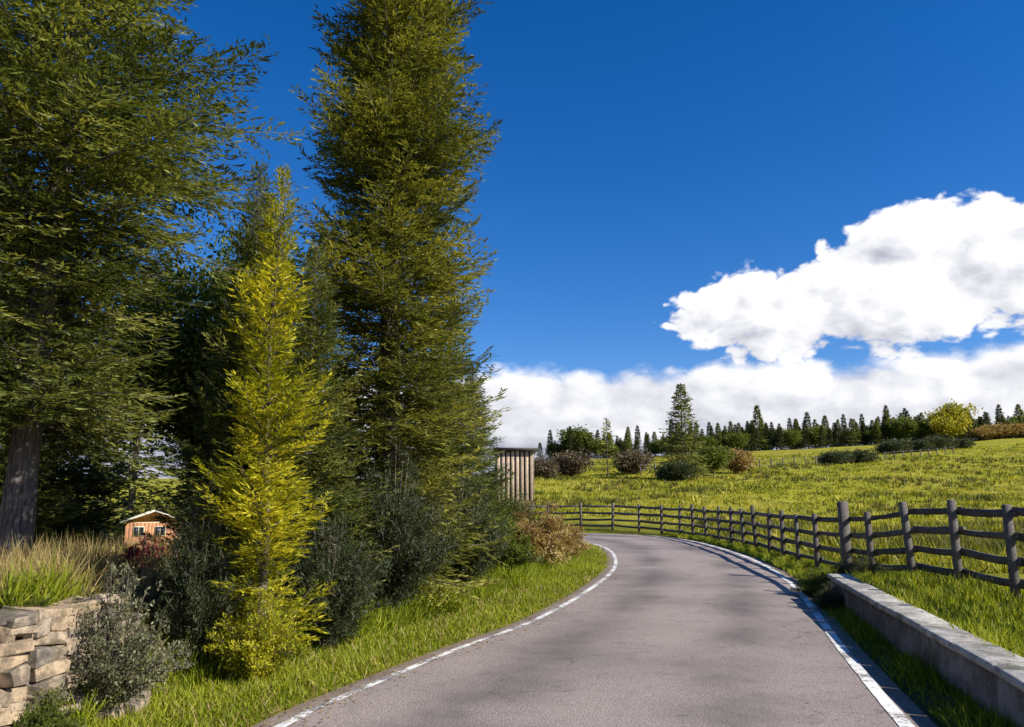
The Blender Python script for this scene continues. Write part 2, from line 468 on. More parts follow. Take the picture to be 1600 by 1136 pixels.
gx = axis(-9.0, 10.0, 0.16, 4000, 1.13)
gy_a = axis(2.0, 40.0, 0.18, 6000, 1.06); gy = np.concatenate([[-4000, -400, -120, -50, -25, -14, -8, -4, -2, -0.5, 1.0], gy_a[gy_a >= 2.0]])
XX, YY = np.meshgrid(gx, gy)
xf, yf = XX.ravel(), YY.ravel()
zf = G(xf, yf)
rdf = road_dist(xf, yf)
nx, ny = len(gx), len(gy)
ii = np.arange(nx * ny).reshape(ny, nx)
FQ = np.stack([ii[:-1, :-1], ii[:-1, 1:], ii[1:, 1:], ii[1:, :-1]], axis=-1).reshape(-1, 4)
dlv = XL(yf) - xf
litter = np.where((dlv > 1.7) & (yf < 30), sm(1.7, 2.6, dlv), 0) * (1 - 0.6 * sm(20, 45, yf)) + np.where((xf > XR(yf)) & (xf < XW(yf)) & (yf < 13), 0.75, 0)
verge = np.clip((1 - sm(1.5, 5.0, rdf)) + np.where((dlv > 0) & (yf < 40), 1, 0), 0, 1)
ground = link('ground', mesh_np('ground', np.stack([xf, yf, zf], 1), FQ, 'ground', {'litter': litter, 'verge': verge}, True))
tag(ground, 'grassy ground rising into a hillside pasture beside the lane', 'ground', kind='structure')

# road ribbon: runs 0.22 m past each edge line
cross = np.linspace(0, 1, 25)
ov = 0.22
rv = []; wear = []; edge = []
for a, b_ in zip(LS, RS):
    u = (b_ - a) / np.linalg.norm(b_ - a); A = a - u * ov; B = b_ + u * ov; Wd = np.linalg.norm(B - A)
    for c in cross:
        p = A + (B - A) * c
        rv.append((p[0], p[1], 0.012 + 0.03 * (1 - (2 * c - 1) ** 2)))
        edge.append(max(0.0, 1 - min(c, 1 - c) / 0.085))
        wear.append(math.exp(-((c - 0.29) / 0.09) ** 2) + math.exp(-((c - 0.70) / 0.09) ** 2))
rv = np.array(rv); nr = len(LS); k = len(cross)
ri = np.arange(nr * k).reshape(nr, k)
rf = np.stack([ri[:-1, :-1], ri[:-1, 1:], ri[1:, 1:], ri[1:, :-1]], axis=-1).reshape(-1, 4)
road = link('road', mesh_np('road', rv, rf, 'asphalt', {'wear': np.array(wear), 'edge': np.array(edge)}, True))
tag(road, 'narrow brown grey asphalt lane bending left', 'road', kind='structure')


def line_on_road(curve, other, side):
    V = []; rg = np.random.default_rng(5 + side)
    for i, (a, b_) in enumerate(zip(curve, other)):
        u = (b_ - a) / np.linalg.norm(b_ - a); Wd = np.linalg.norm(b_ - a) + 2 * ov
        hwl = 0.044 if side == 0 else 0.055
        for d in (-hwl + 0.006 * (rg.random() - 0.5), hwl + 0.006 * (rg.random() - 0.5)):
            p = a + u * d; c = (ov + d) / Wd
            V.append((p[0], p[1], 0.012 + 0.03 * (1 - (2 * c - 1) ** 2) + 0.005))
    n = len(curve); F = [(2 * i, 2 * i + 1, 2 * i + 3, 2 * i + 2) for i in range(n - 1)]
    if side > 0:
        F = [f[::-1] for f in F]
    return link('edge_line', mesh_np('edge_line', V, F, 'line_paint'), road)


line_on_road(LS, RS, 0); line_on_road(RS, LS, 1)

# ------------------------------------------------------------------ vegetation builders
TREES = {}


def conifer_mesh(key, h, prof, t0, nbr, e0, e1, droop, sp_len, sp_w, spacing, mat, seed, bark='bark', r0=0.2, up=0.15, gap=0.0, twig=0.42, curve=0.0, bias=1.05, lv=0.55):
    """prof(t) branch length at relative height t; e0/e1 branch rise angle (deg) at bottom/top; leaves = needle sprays along side twigs"""
    rg = np.random.default_rng(seed); PP = []; DD = []; NN = []; LL = []; TT = []; wood = []
    tp = []; tr = []
    for i in range(12):
        t = i / 11; tp.append((curve * math.sin(t * 3.0) * 0.6 + 0.03 * math.sin(t * 9 + seed), 0.03 * math.cos(t * 7 + seed), t * h - 0.25 * (i == 0)))
        tr.append(max(0.008, r0 * (1 - t) ** 0.9 * (1.35 if i == 0 else 1.0)))
    tp = np.array(tp); wood.append(tube(tp, tr, 9, seed, 0.12))
    for bi in range(nbr):
        t = t0 + (1 - t0) * ((bi + rg.random()) / nbr) ** bias
        if gap and rg.random() < gap:
            continue
        t = min(t, 0.985); L = prof(t) * (0.895 - lv / 2 + lv * rg.random()); L = max(L, 0.05)
        a = bi * 2.39996 + rg.normal() * 0.35
        e = R(e0 + (e1 - e0) * t + rg.normal() * 7)
        base = np.array([np.interp(t * h, tp[:, 2], tp[:, 0]), np.interp(t * h, tp[:, 2], tp[:, 1]), t * h])
        hd = np.array((math.cos(a), math.sin(a), 0.0)); sd0 = np.array((-math.sin(a), math.cos(a), 0.0))
        bend = rg.normal() * 0.12

        def pos(s):
            s = np.asarray(s)[:, None]
            return base + hd * L * s * math.cos(e) + np.array((0, 0, 1.0)) * (L * s * math.sin(e) - droop * L * s * s + up * L * s ** 4) + sd0 * bend * L * s * s
        ss = np.linspace(0, 1, 5); wp = pos(ss); wood.append(tube(wp, (0.004 + 0.008 * L) * (1 - ss * 0.9), 3))
        nt = max(6, int(L / (spacing * 1.25))); s = 0.12 + 0.88 * (np.arange(nt) + rg.random(nt)) / nt; s = np.minimum(s, 1.0)
        tb = pos(s); tdir = nrm(pos(np.minimum(s + 0.03, 1.03)) - pos(s - 0.03))
        sign = np.where(np.arange(nt) % 2 == 0, 1.0, -1.0)[:, None]
        bt = 0.5 + 0.22 * rg.normal()                       # one tint per branch
        tl = L * twig * (1.04 - s) ** 0.8 * (0.7 + 0.6 * rg.random(nt)) + sp_len * 0.6
        td = nrm(tdir * 0.75 + sd0 * sign * 0.8 + np.array((0, 0, 1.0)) * (rg.normal(size=(nt, 1)) * 0.22 - 0.05))
        mx = max(2, int(tl.max() / spacing)); q = (np.arange(mx) + 0.5) / mx
        cnt = np.maximum(2, (tl / spacing).astype(int))
        for j in range(mx * 2):
            ok = cnt * 2 > j
            if not ok.any():
                break
            n = int(ok.sum()); fr = ((j + rg.random(n)) / (2.0 * cnt[ok]))[:, None]
            p = tb[ok] + td[ok] * tl[ok][:, None] * fr + np.array((0, 0, -0.14)) * (tl[ok][:, None] * fr) ** 2 + rg.normal(size=(n, 3)) * sp_len * 0.10
            lat = nrm(np.cross(td[ok], np.array((0, 0, 1.0)))) * np.where(rg.random(n) < 0.5, 1, -1)[:, None]
            d = nrm(td[ok] * 0.9 + lat * (0.30 + 0.40 * rg.random((n, 1))) + rg.normal(size=(n, 3)) * 0.12)
            PP.append(p); DD.append(d); NN.append(nrm(np.array((0, 0, 1.0)) + rg.normal(size=(n, 3)) * 0.40))
            LL.append(sp_len * (0.6 + 0.8 * rg.random(n))); TT.append(np.clip(bt + 0.16 * rg.normal(size=n), 0, 1))
    n = 60; fz = rg.random(n); an = rg.random(n) * 6.283
    PP.append(np.stack([np.full(n, tp[-1, 0]), np.full(n, tp[-1, 1]), h * (0.93 + 0.085 * fz)], 1))
    DD.append(nrm(np.stack([np.cos(an), np.sin(an), 0.8 + 2.2 * fz], 1))); NN.append(nrm(np.stack([-np.cos(an), -np.sin(an), np.ones(n)], 1)))
    LL.append(sp_len * (1.15 - 0.5 * fz)); TT.append(0.55 + 0.15 * rg.normal(size=n))
    P = np.concatenate(PP); Dn = np.concatenate(DD); N = np.concatenate(NN); L = np.concatenate(LL); T = np.clip(np.concatenate(TT), 0, 1)
    L = L * (0.55 + 0.45 * np.clip((h * 1.02 - P[:, 2]) / (0.22 * h), 0, 1))
    V, F = sprigs(P, Dn, N, L, L * sp_w)
    crown = mesh_np('crown_' + key, V, F, mat, {'tint': np.repeat(T, 4)})
    wv, wf = join_vf(wood)
    trunk = mesh_np('trunk_' + key, wv, wf, bark, None, True)
    TREES[key] = (trunk, crown, h, len(F))


def broad_mesh(key, h, rx, rz, zc, nclump, leaves, leaf, mat, seed, bark='bark', stems=1, csize=0.24, shell=0.5, r0=0.08):
    rg = np.random.default_rng(seed); wood = []; PP = []; TT = []; DD = []; NN = []
    lump = rg.normal(size=(12, 3)); lump[:, 2] = np.abs(lump[:, 2]) * 0.8; lump = nrm(lump)
    amp = 0.15 + 0.38 * rg.random(12)
    cs = []
    while len(cs) < nclump:
        d = nrm(rg.normal(size=3)); r = shell + (1 - shell) * rg.random() ** 0.6
        rr = r * (0.58 + float((amp * np.maximum(0, lump @ d) ** 7).sum()))
        c = np.array((d[0] * rx * rr, d[1] * rx * rr, zc + d[2] * rz * rr))
        if c[2] > 0.06:
            cs.append(c)
    cs = np.array(cs)
    roots = [np.array((0.12 * rx * rg.normal() * (stems > 1), 0.12 * rx * rg.normal() * (stems > 1), 0.0)) for _ in range(stems)]
    for s in range(stems):
        top = np.array((roots[s][0] * 2.2, roots[s][1] * 2.2, zc + rz * 0.3)); z = np.linspace(0, 1, 6)[:, None]
        pts = roots[s] + (top - roots[s]) * z + np.array((0.05 * rx, 0.04 * rx, 0)) * np.sin(z * 5 + s); pts[0, 2] -= 0.15
        wood.append(tube(pts, r0 * (1 - 0.8 * np.linspace(0, 1, 6)), 7, seed + s, 0.15))
    for i, c in enumerate(cs):
        if i % 2 == 0:
            st = roots[i % stems] + np.array((0, 0, max(0.05, min(c[2] * 0.55, zc)))); mid = (st + c) / 2 + np.array((0, 0, 0.06 * h))
            wood.append(tube(np.array([st, mid, c]), [r0 * 0.35, r0 * 0.2, r0 * 0.06], 3))
        n = leaves; off = rg.normal(size=(n, 3)) * csize * np.array((1, 1, 0.75)); PP.append(c + off)
        out = nrm(c - np.array((0, 0, zc)))
        DD.append(nrm(out * 0.5 + rg.normal(size=(n, 3)) * 0.8)); NN.append(nrm(np.array((0, 0, 0.8)) + out * 0.4 + rg.normal(size=(n, 3)) * 0.6))
        TT.append(np.clip(0.5 + 0.18 * rg.normal() + 0.17 * rg.normal(size=n), 0, 1))
    for i in range(int(16 + nclump * 0.16)):              # longer shoots that break the outline
        c = cs[rg.integers(len(cs))]; d = nrm((c - np.array((0, 0, zc * 0.4))) + np.array((0, 0, 0.35 * rz)) + rg.normal(size=3) * 0.25 * rx); sl = (0.16 + 0.34 * rg.random()) * min(rx, rz)
        n = max(8, leaves // 5); f = rg.random((n, 1)); tip = c + d * sl
        wood.append(tube(np.array([c, (c + tip) / 2 + 0.03 * rx, tip]), [r0 * 0.12, r0 * 0.09, r0 * 0.03], 3))
        PP.append(c + d * sl * f + rg.normal(size=(n, 3)) * leaf * 0.45); DD.append(nrm(d + rg.normal(size=(n, 3)) * 0.7)); NN.append(nrm(rg.normal(size=(n, 3)) + np.array((0, 0, 0.6))))
        TT.append(np.clip(0.62 + 0.2 * rg.normal(size=n), 0, 1))
    P = np.concatenate(PP); Dn = np.concatenate(DD); N = np.concatenate(NN); T = np.concatenate(TT)
    P[:, 2] = np.maximum(P[:, 2], 0.02)
    L = leaf * (0.6 + 0.8 * rg.random(len(P)))
    V, F = sprigs(P, Dn, N, L, L * 0.55)
    crown = mesh_np('crown_' + key, V, F, mat, {'tint': np.repeat(T, 4)})
    wv, wf = join_vf(wood)
    TREES[key] = (mesh_np('trunk_' + key, wv, wf, bark, None, True), crown, h, len(F))


def stem_bush(key, h, rx, nst, ntw, nlf, leaf, lw, mat, seed, bark='bark', arch=0.35):
    """shrub of arching stems from one root, side twigs and leaves along them"""
    rg = np.random.default_rng(seed); wood = []; PP = []; DD = []; NN = []; TT = []; LL = []
    for i in range(nst):
        a = i * 2.39996 + rg.normal() * 0.4; q = math.sqrt((i + 0.5) / nst) * (0.75 + 0.4 * rg.random())      # 0 upright .. 1 spreading
        L = h * (1.05 - 0.25 * q) * (0.62 + 0.5 * rg.random()); hd = np.array((math.cos(a), math.sin(a), 0)); root = hd * 0.12 * rx * rg.random()
        lean = q * rx / max(L, 0.1)

        def pos(t):
            t = np.asarray(t)[:, None]
            return root + hd * L * lean * t ** 1.25 + np.array((0, 0, 1.0)) * L * (t - arch * q * t * t * 1.4)
        tt = np.linspace(0, 1, 5); wood.append(tube(pos(tt), 0.004 + 0.011 * h * (1 - tt * 0.9) * 0.6, 4))
        bt = 0.5 + 0.16 * rg.normal()
        s = 0.10 + 0.90 * rg.random(ntw); tb = pos(s); tl = h * 0.24 * (1.15 - 0.75 * s) * (0.5 + rg.random(ntw))
        az = rg.random(ntw) * 6.283; td = nrm(np.stack([np.cos(az), np.sin(az), 0.1 + 0.7 * rg.random(ntw)], 1) + hd * 0.5)
        for k in range(ntw):
            if k % 3 == 0:
                wood.append(tube(np.array([tb[k], tb[k] + td[k] * tl[k]]), [0.004 * h + 0.001, 0.001], 3))
            f = rg.random((nlf, 1)) ** 0.7
            PP.append(tb[k] + td[k] * tl[k] * f + rg.normal(size=(nlf, 3)) * leaf * 0.35)
            DD.append(nrm(td[k] * 0.8 + rg.normal(size=(nlf, 3)) * 0.6)); NN.append(nrm(np.array((0, 0, 1.0)) + rg.normal(size=(nlf, 3)) * 0.6))
            TT.append(bt + 0.08 * rg.normal() + 0.14 * rg.normal(size=nlf)); LL.append(leaf * (0.45 + 0.95 * rg.random(nlf)))
    P = np.concatenate(PP); P[:, 2] = np.maximum(P[:, 2], 0.015); L = np.concatenate(LL)
    V, F = sprigs(P, np.concatenate(DD), np.concatenate(NN), L, L * lw)
    crown = mesh_np('crown_' + key, V, F, mat, {'tint': np.repeat(np.clip(np.concatenate(TT), 0, 1), 4)})
    wv, wf = join_vf(wood)
    TREES[key] = (mesh_np('trunk_' + key, wv, wf, bark, None, True), crown, h, len(F))


def plant(key, name, label, cat, x, y, rz=0.0, scale=1.0, group=None, dz=0.0, woody='trunk', leafy='crown'):
    tr, cr, h, _ = TREES[key]
    t = thing(name, label, cat, (x, y, g1(x, y) - 0.03 + dz), rz, group, scale)
    link(woody, tr, t); link(leafy, cr, t)
    return t


# column-shaped tall conifers, near ones with fine sprays
conifer_mesh('tall_a', 15.0, lambda t: 1.80 * (1 - max(0, t - 0.45) / 0.62) ** 0.75 * (0.84 + 0.16 * math.sin(t * 47)), 0.02, 820, 8, 42, 0.34, 0.098, 0.25, 0.045, 'cypress', 11, r0=0.20, up=0.32)
conifer_mesh('tall_b', 15.5, lambda t: 2.35 * (1 - max(0, t - 0.5) / 0.6) ** 0.8 * (0.80 + 0.25 * math.sin(t * 21 + 1.0)), 0.112, 640, 2, 35, 0.40, 0.104, 0.24, 0.056, 'spruce', 23, 'bark_pale', r0=0.165, up=0.28, curve=0.12, bias=1.35)
conifer_mesh('golden', 4.95, lambda t: (0.86 * (1 - t) ** 0.70 + 0.05) * (0.85 + 0.2 * math.sin(t * 31)) * min(1.0, 0.62 + 1.5 * t), 0.04, 250, 26, 58, 0.16, 0.068, 0.26, 0.030, 'golden', 31, r0=0.045, up=0.2, gap=0.05, twig=0.46, lv=0.8)
conifer_mesh('mid', 6.0, lambda t: 1.36 * (1 - t) ** 0.72 + 0.08, 0.02, 380, 8, 50, 0.32, 0.095, 0.25, 0.044, 'spruce', 41, r0=0.08, up=0.30)
conifer_mesh('field', 9.0, lambda t: 2.75 * (1 - t) ** 0.85 + 0.10, 0.03, 230, 0, 35, 0.22, 0.30, 0.40, 0.19, 'spruce', 53, r0=0.16, up=0.15)
conifer_mesh('far_a', 7.0, lambda t: 1.9 * (1 - t) ** 1.1 + 0.06, 0.04, 110, 0, 35, 0.2, 0.36, 0.42, 0.26, 'spruce', 61, r0=0.10)
conifer_mesh('far_b', 7.0, lambda t: 1.5 * (1 - t) ** 1.0 + 0.06, 0.06, 100, 5, 42, 0.2, 0.34, 0.42, 0.26, 'juniper', 67, r0=0.10, gap=0.08)
conifer_mesh('wood', 14.0, lambda t: 2.9 * (1 - t) ** 0.7 + 0.15, 0.03, 170, 5, 38, 0.22, 0.42, 0.42, 0.27, 'spruce', 69, r0=0.22)
conifer_mesh('sparse', 6.2, lambda t: 1.4 * (1 - t) ** 0.7 + 0.1, 0.18, 50, 10, 45, 0.2, 0.28, 0.38, 0.20, 'cypress', 71, r0=0.09, gap=0.15)
stem_bush('juniper_bush', 1.75, 1.05, 90, 30, 14, 0.075, 0.22, 'juniper', 81, arch=0.30)
stem_bush('leafy_bush', 1.5, 0.95, 60, 26, 12, 0.042, 0.48, 'silver_leaf', 83, arch=0.40)
stem_bush('green_bush', 1.45, 0.9, 60, 26, 13, 0.055, 0.50, 'broadleaf', 85, arch=0.40)
stem_bush('bracken_bush', 1.45, 0.95, 60, 24, 13, 0.080, 0.30, 'bracken', 87, arch=0.55)
stem_bush('yellow_bush', 1.45, 0.8, 55, 24, 13, 0.060, 0.38, 'golden', 89, arch=0.35)
stem_bush('red_bush', 0.5, 0.30, 40, 14, 9, 0.030, 0.5, 'red_leaf', 90, arch=0.3)
broad_mesh('small_tree', 5.0, 1.9, 1.7, 3.3, 330, 120, 0.085, 'broadleaf', 91, stems=2, csize=0.27, r0=0.07, shell=0.35)
broad_mesh('far_round', 7.0, 3.2, 2.6, 3.6, 150, 55, 0.45, 'broadleaf', 93, stems=1, csize=0.6, r0=0.2)
broad_mesh('far_yellow', 7.0, 3.4, 2.6, 3.4, 150, 55, 0.45, 'autumn_yellow', 95, stems=1, csize=0.6, r0=0.2)
broad_mesh('far_brown', 4.0, 2.6, 1.6, 1.6, 110, 50, 0.34, 'twig_brown', 97, stems=4, csize=0.5, r0=0.05)
broad_mesh('far_rust', 4.5, 2.6, 1.8, 1.9, 110, 50, 0.38, 'bracken', 98, stems=3, csize=0.5, r0=0.06)
broad_mesh('hedge', 2.0, 1.8, 0.95, 0.85, 110, 55, 0.24, 'juniper', 99, stems=4, csize=0.32, r0=0.04)

# ------------------------------------------------------------------ trees along the left of the lane
plant('tall_b', 'spruce_tree', 'tall spruce with a pale curved lower trunk behind the dry stone wall', 'tree', -5.45, 9.0, 0.4)
plant('tall_a', 'cypress_tree', 'very tall columnar conifer standing beside the lane behind the golden young conifer', 'tree', -1.86, 12.1, 1.1)
plant('golden', 'golden_conifer', 'slender yellow golden young conifer at the edge of the mown verge', 'tree', -2.36, 7.75, 0.3)
plant('mid', 'young_spruce', 'dark green pointed spruce just left of the golden conifer', 'tree', -3.55, 10.7, 0.9, (0.70, 0.70, 0.93))
plant('mid', 'young_spruce', 'bushy dark spruce under the columnar conifer with branches down to the verge', 'tree', -2.55, 10.0, 2.6, 0.72)
plant('mid', 'young_spruce', 'broad spruce at the far side of the columnar conifer', 'tree', -1.35, 15.3, 4.0, (1.0, 1.0, 1.0))
plant('mid', 'young_spruce', 'spruce rising behind the trunk of the tall pale-barked spruce', 'tree', -8.2, 12.5, 1.7, 1.15)
plant('mid', 'young_spruce', 'small spruce between the pale-barked tree and the broadleaf sapling', 'tree', -8.7, 15.2, 5.0, 1.15)
plant('small_tree', 'broadleaf_sapling', 'light green broadleaf sapling with clear stems above the dry grass', 'tree', -6.1, 15.2, 0.5, 1.15)
plant('mid', 'young_spruce', 'spruce behind the dark pointed one, in the gap between the two tall trees', 'tree', -5.0, 15.6, 3.1, 1.25)
plant('mid', 'young_spruce', 'low spruce between the columnar conifer and the striped shed', 'tree', -0.95, 18.5, 2.2, (0.9, 0.9, 0.72))
rg = random.Random(4)
for i, (x, y, s) in enumerate([(-40, 62, 1.25), (-34, 66, 1.4), (-29.5, 63, 1.2), (-25.5, 69, 1.35), (-21.5, 62, 1.15), (-17.5, 66, 1.0), (-46, 66, 1.3), (-13.0, 60, 0.85), (-9.5, 58, 0.75), (-5.5, 60, 0.62)]):
    plant('wood', 'woodland_spruce', 'spruce in the dark wood standing behind the orange brown cabin', 'tree', x, y, rg.random() * 6, (s * 1.15, s * 1.15, s * 1.2), 'spruces of the wood behind the cabin')

# ------------------------------------------------------------------ shrubs on the left bank
plant('leafy_bush', 'shrub', 'pale small-leaved shrub at the end of the dry stone wall', 'shrub', -2.96, 6.2, 0.2, (0.56, 0.56, 0.78), woody='stems', leafy='foliage')
plant('leafy_bush', 'shrub', 'pale low shrub on top of the bank behind the wall end', 'shrub', -3.45, 7.7, 2.2, (0.5, 0.5, 0.40), woody='stems', leafy='foliage')
plant('juniper_bush', 'shrub', 'dark dense juniper between the pale shrub and the golden conifer', 'shrub', -2.84, 7.55, 0.9, (0.42, 0.42, 0.92), woody='stems', leafy='foliage')
plant('juniper_bush', 'shrub', 'dark juniper spreading at the foot of the golden conifer towards the lane', 'shrub', -1.98, 8.9, 3.3, (0.62, 0.62, 0.85), woody='stems', leafy='foliage')
plant('juniper_bush', 'shrub', 'large dark juniper under the columnar conifer', 'shrub', -1.55, 10.6, 1.3, (0.75, 0.75, 1.15), woody='stems', leafy='foliage')
plant('juniper_bush', 'shrub', 'dark juniper beyond the columnar conifer trunk beside the verge', 'shrub', -0.85, 13.4, 4.9, (0.75, 0.75, 1.15), woody='stems', leafy='foliage')
plant('yellow_bush', 'shrub', 'yellow green low shrub hugging the base of the golden conifer', 'shrub', -2.25, 7.35, 1.9, (0.50, 0.50, 0.60), woody='stems', leafy='foliage')
plant('green_bush', 'shrub', 'green leafy shrub between junipers and rusty bracken', 'shrub', -0.25, 16.0, 2.0, (0.85, 0.85, 0.95), woody='stems', leafy='foliage')
plant('green_bush', 'shrub', 'small green weedy shrub growing against the stones of the dry stone wall', 'shrub', -3.08, 5.55, 2.9, (0.26, 0.26, 0.30), woody='stems', leafy='foliage')
plant('green_bush', 'shrub', 'green shrub trailing over the top of the dry stone wall', 'shrub', -3.45, 5.9, 1.0, (0.30, 0.30, 0.18), woody='stems', leafy='foliage')
for x_, y_, k_, s_, l_ in ((4.93, 13.3, 'green_bush', (0.42, 0.42, 0.40), 'low green shrub growing round the far end of the parapet wall'), (4.52, 11.75, 'juniper_bush', (0.24, 0.24, 0.24), 'small dark shrub at the foot of the parapet wall near its far end'), (5.5, 13.0, 'juniper_bush', (0.45, 0.45, 0.32), 'dark low shrub between the parapet wall end and the corner post')):
    plant(k_, 'shrub', l_, 'shrub', x_, y_, x_, s_, woody='stems', leafy='foliage')
plant('red_bush', 'shrub', 'small dark red leaved shrub on the bank beside the dry grass', 'shrub', -3.98, 8.8, 0.5, 0.85, woody='stems', leafy='foliage')
plant('bracken_bush', 'bracken_clump', 'rusty orange bracken clump taller than its neighbour, beside the verge', 'shrub', 0.55, 18.2, 0.4, (1.05, 1.05, 1.15), woody='stems', leafy='foliage')
plant('bracken_bush', 'bracken_clump', 'lower rusty bracken clump at the inside of the bend', 'shrub', 1.0, 21.0, 2.4, (1.1, 1.1, 0.95), woody='stems', leafy='foliage')
plant('green_bush', 'shrub', 'dark green shrub behind the bracken at the bend', 'shrub', -0.1, 21.5, 3.4, (1.1, 1.1, 1.25), woody='stems', leafy='foliage')
plant('yellow_bush', 'shrub', 'yellowish shrub at the tip of the bend', 'shrub', 1.15, 24.2, 4.4, (0.7, 0.7, 0.7), woody='stems', leafy='foliage')

# ------------------------------------------------------------------ dry stone wall (left)
rg = np.random.default_rng(7)
stone_meshes = []
import bmesh
for s in range(14):
    bm = bmesh.new()
    for sx_ in (-1, 1):
        for sy_ in (-1, 1):
            for sz_ in (-1, 1):
                c = np.array((sx_, sy_, sz_)) * 0.5
                for _ in range(3):
                    q = c * (1 - np.array((0.46, 0.30, 0.55)) * rg.random(3) ** 1.3)
                    bm.verts.new(q)
    bmesh.ops.convex_hull(bm, input=bm.verts[:])
    for v in [v for v in bm.verts if not v.link_faces]:
        bm.verts.remove(v)
    bmesh.ops.triangulate(bm, faces=bm.faces[:])
    me = bpy.data.meshes.new('stone'); bm.to_mesh(me); bm.free(); me.materials.append(MATS['field_stone']); stone_meshes.append(me)
dsw = thing('dry_stone_wall', 'low dry stone retaining wall of rough beige stones beside the verge', 'wall', (-3.2, 5.0, 0))
p0 = np.array((-4.75, -0.3)); p1 = np.array((-3.02, 6.45)); wd = (p1 - p0) / np.linalg.norm(p1 - p0); wl = np.linalg.norm(p1 - p0); wa = math.atan2(wd[1], wd[0]); nrw = np.array((-wd[1], wd[0]))
off = Vector((-3.2, 5.0, 0))
z = -0.04; course = 0
while z < 0.80:
    hh = 0.040 + 0.070 * rg.random(); s = 2.2 + 0.2 * rg.random()
    while s < wl - 0.35 * max(0, z - 0.3):
        L = 0.07 + 0.30 * rg.random() ** 1.7; dep = 0.24 + 0.10 * rg.random()
        c = p0 + wd * (s + L / 2) + nrw * (0.02 + z * 0.10 + rg.normal() * 0.028 + dep / 2 - 0.14)
        o = link('stone', stone_meshes[rg.integers(14)], dsw, (c[0] - off[0], c[1] - off[1], z + hh / 2), (rg.normal() * 0.10, rg.normal() * 0.11, wa + rg.normal() * 0.09 + (math.pi if rg.random() < .5 else 0)), (L * 1.06, dep, hh * (1.02 + 0.38 * rg.random())))
        s += L
    z += hh * 0.97; course += 1
# earth packed behind the stones
V, F = box_vf(1.8, wl - 0.25, 0.06, 0.30, -0.1, 0.80, 0.03)
link('packed_earth', mesh_np('packed_earth', V, F, 'soil'), dsw, (p0[0] - off[0], p0[1] - off[1], 0), (0, 0, wa))
for i in range(9):     # a few fallen stones at the wall end
    L = 0.12 + 0.16 * rg.random(); x = -2.85 + rg.normal() * 0.13 - 0.03 * i; y = 6.35 + rg.normal() * 0.18 - 0.02 * i
    o = link('fallen_stone', stone_meshes[i], None, (x, y, g1(x, y) + L * 0.26), (rg.normal() * .3, rg.normal() * .3, rg.random() * 6), (L, L * 0.8, L * 0.6))
    tag(o, 'loose beige stone fallen at the end of the dry stone wall', 'stone', 'loose stones at the wall end')

# ------------------------------------------------------------------ parapet wall (right)
par = thing('parapet_wall', 'low grey wall with pale coping along the lane below the fence', 'wall', (3.8, 7.6, 0))
WS = resample(WALL, 40); th = 0.26
tan = np.gradient(WS, axis=0); tan /= np.linalg.norm(tan, axis=1)[:, None]; nw = np.stack([tan[:, 1], -tan[:, 0]], 1)
V = []; F = []
rg = np.random.default_rng(3)
for i in range(len(WS)):
    a = WS[i]; b_ = WS[i] + nw[i] * th
    for q, zz in ((a - nw[i] * 0.03, -0.15), (a - nw[i] * 0.012, 0.12), (a, 0.22), (a + nw[i] * .008, 0.335), (b_, 0.335), (b_, -0.1)):
        V.append((q[0] - 3.8 + rg.normal() * .004, q[1] - 7.6 + rg.normal() * .004, zz))
for i in range(len(WS) - 1):
    for j in range(6):
        F.append((i * 6 + j, (i + 1) * 6 + j, (i + 1) * 6 + (j + 1) % 6, i * 6 + (j + 1) % 6))
e = (len(WS) - 1) * 6
F += [(e, e + 1, e + 2, e + 5), (e + 2, e + 3, e + 4, e + 5)]
link('wall_face', mesh_np('wall_face', V, F, 'concrete'), par)
arc = np.concatenate([[0], np.cumsum(np.linalg.norm(np.diff(WS, axis=0), axis=1))])
s = 0.0
while s < arc[-1] - 0.1:
    L = min(0.86 + 0.1 * rg.random(), arc[-1] - s)
    a = np.array([np.interp(s, arc, WS[:, 0]), np.interp(s, arc, WS[:, 1])]); b_ = np.array([np.interp(s + L, arc, WS[:, 0]), np.interp(s + L, arc, WS[:, 1])])
    d = (b_ - a); ang = math.atan2(d[1], d[0])
    box_obj('coping_slab', (0.010, np.linalg.norm(d) - 0.010, -th - 0.035, 0.045, 0, 0.065), 'coping_stone', par, (a[0] - 3.8, a[1] - 7.6, 0.338 + rg.normal() * 0.005), (rg.normal() * 0.010, rg.normal() * 0.008, ang + rg.normal() * 0.008), 0.014)
    s += L

# ------------------------------------------------------------------ post and rail fence
FP = np.array([(4.9, 1.0), (5.5, 5.0), (6.08, 9.7), (6.34, 12.7), (6.42, 15.7), (6.62, 18.5), (6.95, 22.0), (7.15, 26.0), (7.05, 30.0), (6.45, 33.8), (4.6, 36.6), (2.0, 37.6), (-3.0, 38.4), (-9.0, 38.9)], float)
FS = resample(FP, 260); fa = np.concatenate([[0], np.cumsum(np.linalg.norm(np.diff(FS, axis=0), axis=1))])
fence = thing('post_and_rail_fence', 'dark weathered wooden post and rail fence following the bend below the hillside', 'fence', (6.4, 15.7, 0))
fo = np.array((6.4, 15.7, 0)); rg = np.random.default_rng(17)
st = np.arange(0, fa[-1], 1.52)
corner = fa[np.argmin(np.hypot(FS[:, 0] - 6.42, FS[:, 1] - 15.7))]
st[np.argmin(abs(st - corner))] = corner
posts = []
for s in st:
    x, y = np.interp(s, fa, FS[:, 0]), np.interp(s, fa, FS[:, 1]); posts.append((x, y, g1(x, y)))
posts = np.array(posts)
